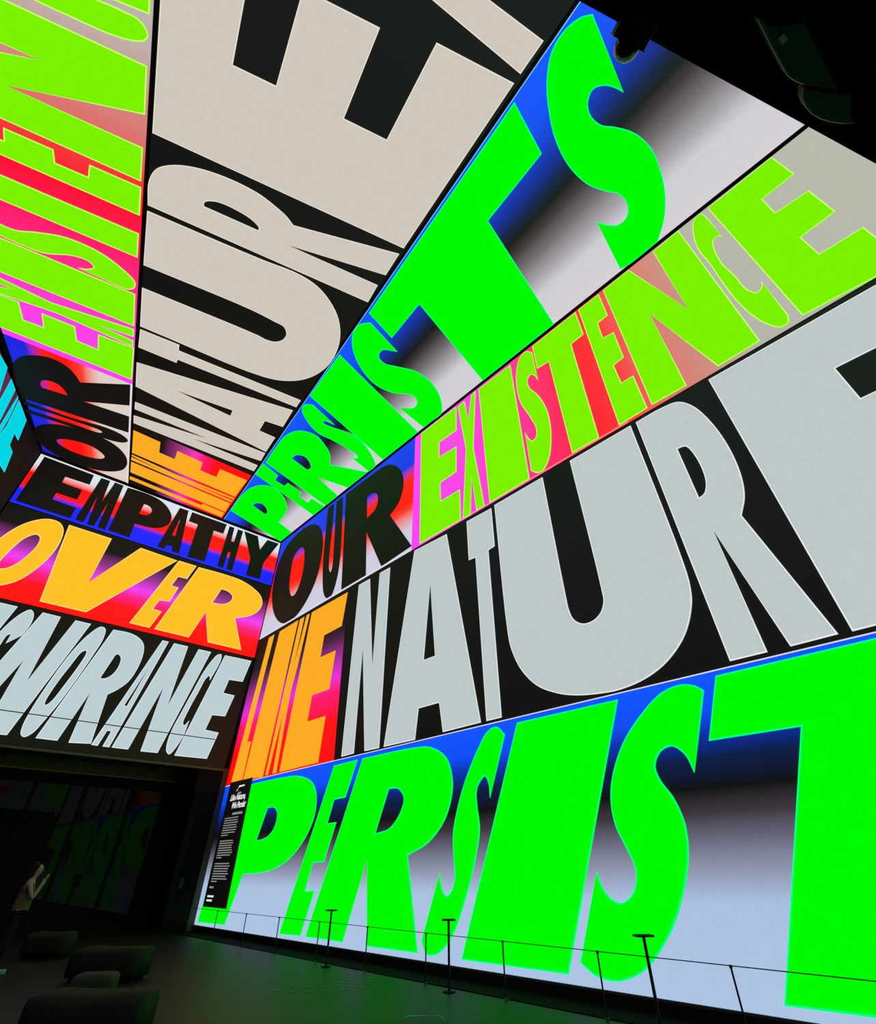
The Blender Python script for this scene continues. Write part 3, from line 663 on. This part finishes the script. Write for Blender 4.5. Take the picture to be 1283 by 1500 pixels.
# ------------------------------------------------------------------ barrier along the long wall
X_RAIL, Z_RAIL = 8.67, .69
grp = 'barrier posts along the LED wall'
pole = tube_me([(0, 0, .012), (0, 0, Z_RAIL)], .013, 8)
foot = tube_me([(0, 0, .012), (0, 0, .022)], .035, 16)
capm = tube_me([(0, 0, Z_RAIL - .02), (0, 0, Z_RAIL + .012)], .02, 10)
for m_ in (pole, foot, capm): m_.materials.append(M_POST)
for y, wh in ((22.15, 'at the end of the barrier beside the black gloss panel'), (19.95, 'before the foot of the green letter P'),
              (17.95, 'before the pale gap between green P and E'), (16.0, 'before the foot of the green letter E'),
              (14.0, 'before the left leg of the green R'), (12.03, 'before the right leg of the green R'),
              (10.08, 'before the foot of the narrow green S'), (8.07, 'before the green letter I'),
              (6.16, 'before the foot of the wide green S'), (4.18, 'before the pale gap between green S and T'),
              (2.2, 'before the green letter T')):
    p = empty('barrier_post', (X_RAIL, y, 0), 0, 'thin black barrier post ' + wh, 'post', grp)
    for nm, m_ in (('pole', pole), ('foot', foot), ('cap', capm)):
        obj(nm, m_, None, p)
bm = bmesh.new()
ys = [22.15, 19.95, 17.95, 16.0, 14.0, 12.03, 10.08, 8.07, 6.16, 4.18, 2.2]
tube_bm(bm, [(X_RAIL, y, Z_RAIL + .004) for y in ys], .006, 6)
obj('barrier_cable', me_from(bm), M_POST, label='thin dark cable strung between the low barrier posts', cat='cable')

# ------------------------------------------------------------------ slim label stands
def stand(loc, rz, h, pw, ph, label, group=None, tilt=.5):
    t = empty('label_stand', loc, rz, label, 'stand', group)
    obj('pole', tube_me([(0, 0, .012), (0, 0, h)], .022, 10), M_POST, t)
    obj('base', tube_me([(0, 0, 0), (0, 0, .016)], .11, 24), M_BLACK, t)
    me = box_me(-pw / 2, pw / 2, -ph / 2, ph / 2, -.012, .012, .004)
    me.transform(Matrix.Translation((0, 0, h)) @ Matrix.Rotation(tilt, 4, 'X'))
    pl = obj('plate', me, M_POST, t)
    me = box_me(-pw / 2 + .02, pw / 2 - .02, -ph / 2 + .02, ph / 2 - .02, .012, .015)
    me.transform(Matrix.Translation((0, 0, h)) @ Matrix.Rotation(tilt, 4, 'X'))
    obj('card', me, mat('dark_card', (.03, .03, .028), rough=.5, spec=.2), pl)
for y, txt in ((5.20, 'black T-shaped label stand before the second S of the low green word'),
               (9.19, 'black T-shaped label stand before the first S of the low green word'),
               (13.18, 'black T-shaped label stand before the R of the low green word')):
    stand((8.45, y, 0), math.radians(-32 - (y - 5) * 2.0), .925, .25, .16, txt, 'label stands at the barrier', 0.0)
fs = empty('framed_sign', (4.84, 21.6, 0), math.radians(-13), 'dark framed sign on a thin pole before the dark glazing', 'sign')
obj('pole', tube_me([(0, 0, .012), (0, 0, 1.26)], .028, 10), M_BLACK, fs)
obj('base', tube_me([(0, 0, 0), (0, 0, .016)], .16, 24), M_BLACK, fs)
fr = obj('frame', box_me(-.11, .11, -.012, .012, 1.25, 1.28), M_BLACK, fs)
obj('frame_top', box_me(-.11, .11, -.012, .012, 1.53, 1.56), M_BLACK, fr)
for s in (-1, 1):
    obj('frame_side', box_me(s * .095 - .015, s * .095 + .015, -.012, .012, 1.27, 1.54), M_BLACK, fr)
obj('card', box_me(-.09, .09, -.004, .004, 1.27, 1.54), M_GLASS, fr)

# ------------------------------------------------------------------ benches
def bench(loc, rz, L, D, H, label, group):
    t = empty('bench', loc, rz, label, 'bench', group)
    bm = bmesh.new()
    n = 10
    # long cushion with softly dipping top and tucked-in sides
    prof = [(-D / 2 + .05, .06), (-D / 2, .14), (-D / 2, H - .08), (-D / 2 + .06, H), (D / 2 - .06, H), (D / 2, H - .08), (D / 2, .14), (D / 2 - .05, .06)]
    rings = []
    for i in range(n + 1):
        x = -L / 2 + L * i / n
        e = abs(2 * i / n - 1)
        k = 1 - .10 * max(0, e - .8) / .2
        lift = .025 * e ** 2
        rings.append([bm.verts.new((x, y * k, z * (1 if z < .1 else (1 - .06 * max(0, e - .8) / .2)) + (lift if z > .2 else 0))) for y, z in prof])
    for A, B in zip(rings, rings[1:]):
        for k in range(len(prof)):
            bm.faces.new((A[k], A[(k + 1) % len(prof)], B[(k + 1) % len(prof)], B[k]))
    bm.faces.new(rings[0][::-1]); bm.faces.new(rings[-1])
    bmesh.ops.bevel(bm, geom=[e for e in bm.edges if e.is_boundary or len(e.link_faces) == 2 and e.calc_face_angle(0) > 1.0], offset=.02, segments=2, affect='EDGES')
    obj('cushion', me_from(bm, smooth=True), M_SEAT, t)
    obj('plinth', box_me(-L / 2 + .08, L / 2 - .08, -D / 2 + .08, D / 2 - .08, 0, .07), M_DARK, t)
    for s in (-1, 1):
        x = s * L * .27
        obj('seam', tube_me([(x, -D / 2 - .004, .16), (x, -D / 2 - .004, H - .07), (x, -D / 2 + .06, H + .012), (x, D / 2 - .06, H + .012)], .006, 6), M_SEAT2, t)
RB = math.radians(-38)
g = 'upholstered benches in the hall'
def place(fl, fr, D):
    fl = Vector(fl); fr = Vector(fr); d = (fr - fl); a = math.atan2(d.y, d.x); n = Vector((-math.sin(a), math.cos(a)))
    c = (fl + fr) / 2 + n * D / 2
    return (c.x, c.y, 0), a, d.length
for fl, fr, D, lb in (((2.05, 9.62), (3.08, 8.80), .75, 'dark upholstered bench with the grey bolster behind it'),
                      ((3.62, 14.7), (4.55, 13.75), .75, 'dark upholstered bench between the bolster and the block bench by the person'),
                      ((3.55, 19.0), (4.3, 18.4), .7, 'black block bench in front of the framed sign')):
    loc, a, L = place(fl, fr, D)
    bench(loc, a, L, D, .45, lb, g)
bo = empty('bolster_pouf', (3.32, 11.55, 0), math.radians(-30), 'small grey upholstered pouf behind the nearest dark bench', 'pouf')
obj('body', box_me(-.3, .3, -.25, .25, .03, .42, .08, 3, True), M_SEAT2, bo)
obj('foot_ring', box_me(-.24, .24, -.19, .19, 0, .04), M_DARK, bo)

# clear acrylic panel at the very front
ac = bpy.data.materials.new('clear_acrylic'); ac.use_nodes = True
b = ac.node_tree.nodes['Principled BSDF']
b.inputs['Base Color'].default_value = (.75, .9, .8, 1); b.inputs['Roughness'].default_value = .05
b.inputs['Transmission Weight'].default_value = .95; b.inputs['IOR'].default_value = 1.4
ap = empty('acrylic_sign', (3.74, 4.36, 0), math.radians(-40.6), 'clear acrylic panel with rounded top corners standing on the floor', 'sign')
bm = bmesh.new()
def rr(w_, h_, r):
    pts = [(-w_ / 2, 0), (w_ / 2, 0)]
    for k in range(7): t = math.pi / 2 * k / 6; pts.append((w_ / 2 - r + r * math.cos(t), h_ - r + r * math.sin(t)))
    for k in range(7): t = math.pi / 2 + math.pi / 2 * k / 6; pts.append((-w_ / 2 + r + r * math.cos(t), h_ - r + r * math.sin(t)))
    return pts
A = [bm.verts.new((x, -.006, z + .03)) for x, z in rr(.33, .71, .05)]
B = [bm.verts.new((x, .006, z + .03)) for x, z in rr(.33, .71, .05)]
bm.faces.new(A); bm.faces.new(B[::-1])
for i in range(len(A)): bm.faces.new((A[i], B[i], B[(i + 1) % len(A)], A[(i + 1) % len(A)]))
obj('panel', me_from(bm), ac, ap)
obj('base', box_me(-.2, .2, -.1, .1, 0, .03, .006), M_POST, ap)

# small metal studs let into the floor
stud = box_me(-.07, .07, -.016, .016, 0, .006, .003)
stud.materials.append(mat('stud_metal', (.10, .105, .10), rough=.4, metal=.6, spec=.4))
k = 0
for R_, n in ((.55, 6), (.95, 9)):
    for i in range(n):
        t = math.radians(200 + 150 * i / n)
        o = obj('floor_stud', stud, None, floor, (7.3 + R_ * 1.15 * math.cos(t), 11.75 + R_ * math.sin(t) * 1.2, 0))
        o.rotation_euler = (0, 0, random.uniform(-.4, .4) - .6)
        k += 1

# ------------------------------------------------------------------ dome camera on the soffit edge
sc = empty('security_camera', (1.10, P_BACK.y + D_BACK.y / D_BACK.x * (1.10 - P_BACK.x), Z_SOFFIT), math.atan2(D_BACK.y, D_BACK.x), 'small black dome security camera hanging from the soffit edge', 'camera')
M_CAM = mat('camera_black', (.02, .02, .022), rough=.35, spec=.4)
hs = obj('housing', box_me(-.11, .075, -.05, .068, -.06, -.0, .008, 3), M_CAM, sc)
obj('rim', box_me(-.113, .078, .065, .071, -.063, .002, .002), mat('camera_rim', (.3, .3, .3), rough=.3, spec=.5), hs)
bm = bmesh.new()
bmesh.ops.create_uvsphere(bm, u_segments=24, v_segments=14, radius=.062)
for v in bm.verts: v.co = Vector((v.co.x - .02, v.co.y + .085, v.co.z - .062))
obj('dome', me_from(bm, smooth=True), mat('smoked_dome', (.02, .022, .02), rough=.06, spec=.6), sc)

# ------------------------------------------------------------------ loudspeakers under the soffit
def speaker(pts, zb, h, label, badge=None):
    c = Vector((0, 0))
    for x, y in pts: c += Vector((x, y))
    c /= len(pts)
    t = empty('loudspeaker', (c.x, c.y, zb), 0, label, 'loudspeaker', 'loudspeakers under the entrance soffit')
    loc = [(x - c.x, y - c.y) for x, y in pts]
    obj('cabinet', prism_me(loc, .02, h), mat('speaker_black', (.02, .02, .018), rough=.6, spec=.2, var=.3), t)
    obj('grille', prism_me([(x * .93, y * .93) for x, y in loc], 0, .02), mat('speaker_grille', (.08, .08, .08), rough=.5, spec=.3, var=.4, scale=160, bump=.3), t)
    bm = bmesh.new()
    n = len(loc)
    tube_bm(bm, [(x * .985, y * .985, .012) for x, y in loc] + [(loc[0][0] * .985, loc[0][1] * .985, .012)], .006, 6)
    obj('edge_trim', me_from(bm), mat('speaker_trim', (.16, .16, .13), rough=.4, spec=.4), t)
    obj('hanger', box_me(-.03, .03, -.03, .03, h, Z_SOFFIT - zb), M_POST, t)
    if badge:
        bx, by = badge[0] - c.x, badge[1] - c.y
        me = box_me(-.02, .02, -.012, .012, -.006, 0.0)
        me.transform(Matrix.Translation((bx, by, 0)) @ Matrix.Rotation(-.1, 4, 'Z'))
        obj('badge', me, mat('badge_pale', (.65, .65, .65), rough=.4, spec=.4), t)
    return t
speaker([(1.418, -0.651), (1.459, -0.666), (1.491, -0.687), (1.522, -0.714), (1.552, -0.746), (1.584, -0.788), (1.78, -0.796), (2.012, -0.802), (1.95, -0.767), (1.901, -0.734), (1.857, -0.703), (1.816, -0.682), (1.782, -0.669), (1.747, -0.661), (1.578, -0.654)], 4.66, .075,
        'long black loudspeaker with a small pale badge under the soffit', (1.581, -0.697))
speaker([(1.87, -0.695), (1.91, -0.721), (1.988, -0.775), (2.079, -0.841), (2.139, -0.82), (2.187, -0.811), (2.241, -0.816), (2.192, -0.775), (2.135, -0.735), (2.082, -0.706), (2.023, -0.684), (1.965, -0.674), (1.912, -0.677)], 4.66, .07,
        'short dark loudspeaker with a curved edge beside the long one')

# ------------------------------------------------------------------ the visitor by the glazing
def skin_body(name, verts, edges, radii, material, parent, root=0, sub=2, bridge=None):
    me = bpy.data.meshes.new(name)
    me.from_pydata(verts, edges, [])
    o = bpy.data.objects.new(name, me); COL.objects.link(o)
    sk = o.modifiers.new('skin', 'SKIN'); sk.use_smooth_shade = True
    sv = me.skin_vertices[0] if me.skin_vertices else None
    if sv is None:
        bpy.context.view_layer.objects.active = o
        bpy.ops.mesh.customdata_skin_add()
        sv = me.skin_vertices[0]
    for i, r in enumerate(radii):
        sv.data[i].radius = r if isinstance(r, tuple) else (r, r)
        sv.data[i].use_root = (i == root)
    sb = o.modifiers.new('sub', 'SUBSURF'); sb.levels = sub; sb.render_levels = sub
    bpy.context.view_layer.update()
    m2 = bpy.data.meshes.new_from_object(o.evaluated_get(bpy.context.evaluated_depsgraph_get()))
    bpy.data.objects.remove(o); bpy.data.meshes.remove(me)
    for p in m2.polygons: p.use_smooth = True
    m2.materials.clear()
    return obj(name, m2, material, parent)

M_SKIN = mat('skin', (.30, .19, .13), rough=.55, spec=.3)
M_TOP = mat('brown_top', (.12, .08, .055), rough=.8, spec=.1, var=.3, scale=30)
M_TRS = mat('black_trousers', (.015, .015, .015), rough=.9, spec=.02)
M_HAIR = mat('dark_hair', (.02, .014, .011), rough=.7, spec=.04)
M_SHOE = mat('pale_shoe', (.28, .28, .26), rough=.6, spec=.2)
# local frame: +X is the way the person faces, +Y the person's left
pe = empty('person', (2.80, 16.45, 0), math.atan2(-.18, .98), 'person in a brown top and black trousers standing with raised hands before the glazing', 'person')
V = [(0, 0, .95), (0, 0, 1.10), (.01, 0, 1.27), (.0, 0, 1.42), (.02, 0, 1.50), (.045, 0, 1.58), (.06, 0, 1.67), (.05, 0, 1.74),   # 0-7 trunk, neck, head
     (0, .09, .90), (.0, .10, .52), (-.03, .10, .10), (.09, .11, .035),          # 8-11 left leg
     (0, -.09, .90), (-.05, -.10, .52), (-.14, -.10, .10), (-.02, -.11, .035),   # 12-15 right leg
     (.0, .17, 1.40), (.14, .21, 1.18), (.22, .10, 1.42), (.24, .07, 1.50),      # 16-19 left arm
     (.0, -.17, 1.40), (.14, -.21, 1.16), (.23, -.12, 1.40), (.25, -.08, 1.48)]  # 20-23 right arm
Ed = [(0, 1), (1, 2), (2, 3), (3, 4), (4, 5), (5, 6), (6, 7), (0, 8), (8, 9), (9, 10), (10, 11), (0, 12), (12, 13), (13, 14), (14, 15),
      (3, 16), (16, 17), (17, 18), (18, 19), (3, 20), (20, 21), (21, 22), (22, 23)]
Ra = [(.13, .10), (.12, .09), (.14, .10), (.12, .09), .052, (.075, .085), (.085, .095), .06,
      .082, .056, .04, .035, .082, .056, .04, .035,
      .052, .04, .03, (.034, .018), .052, .04, .03, (.034, .018)]
skin_body('body', V, Ed, Ra, M_SKIN, pe)
def grow(ids, add, name, material, low=None):
    idx = {v: i for i, v in enumerate(ids)}
    vs = [V[i] for i in ids]
    if low: vs[0] = low
    es = [(idx[a], idx[b]) for a, b in Ed if a in idx and b in idx]
    rs = [tuple(x + add for x in (Ra[i] if isinstance(Ra[i], tuple) else (Ra[i], Ra[i]))) for i in ids]
    if low: rs[0] = (.20, .17); rs[1] = (.165, .13)
    return skin_body(name, vs, es, rs, material, pe, 0, 2)
grow([0, 1, 2, 3, 16, 20], .022, 'top', M_TOP, (0, 0, .86))
grow([0, 8, 9, 10, 12, 13, 14], .02, 'trousers', M_TRS)
# each finger a short chain rooted in its palm
for s, px, py, pz in ((1, .24, .07, 1.50), (-1, .25, -.08, 1.48)):
    for k in range(4):
        dy = (-.027 + .018 * k)
        L_ = (.055, .066, .062, .048)[k]
        skin_body('finger', [(px + .0, py + dy, pz + .01), (px + .022, py + dy * 1.1, pz + .01 + L_ * .55), (px + .05, py + dy, pz + .012 + L_)],
                  [(0, 1), (1, 2)], [.0095, .0085, .007], M_SKIN, pe, 0, 1)
    skin_body('thumb', [(px - .01, py - s * .025, pz - .03), (px + .02, py - s * .05, pz + .0), (px + .045, py - s * .05, pz + .03)], [(0, 1), (1, 2)], [.011, .01, .008], M_SKIN, pe, 0, 1)
# hair: a cap over the crown and a fall behind
skin_body('hair', [(.035, 0, 1.765), (-.02, 0, 1.70), (-.04, 0, 1.56), (-.06, 0, 1.42), (-.06, 0, 1.33)], [(0, 1), (1, 2), (2, 3), (3, 4)],
          [(.09, .095), (.10, .112), (.07, .10), (.045, .08), (.02, .04)], M_HAIR, pe, 0, 2)
for y in (.035, -.035):
    bm = bmesh.new(); bmesh.ops.create_uvsphere(bm, u_segments=10, v_segments=8, radius=.011)
    bmesh.ops.translate(bm, verts=bm.verts, vec=(.142, y, 1.655)); obj('eye', me_from(bm, smooth=True), M_HAIR, pe)
skin_body('nose', [(.135, 0, 1.65), (.165, 0, 1.622)], [(0, 1)], [.012, .016], M_SKIN, pe, 0, 1)
skin_body('mouth', [(.135, -.022, 1.585), (.142, 0, 1.583), (.135, .022, 1.585)], [(0, 1), (1, 2)], [.006, .008, .006], mat('lips', (.35, .14, .12), rough=.5), pe, 1, 1)
for (x, y) in ((.045, .11), (-.065, -.11)):
    obj('shoe', box_me(x - .12, x + .14, y - .05, y + .05, 0, .09, .03, 3, True), M_SHOE, pe)
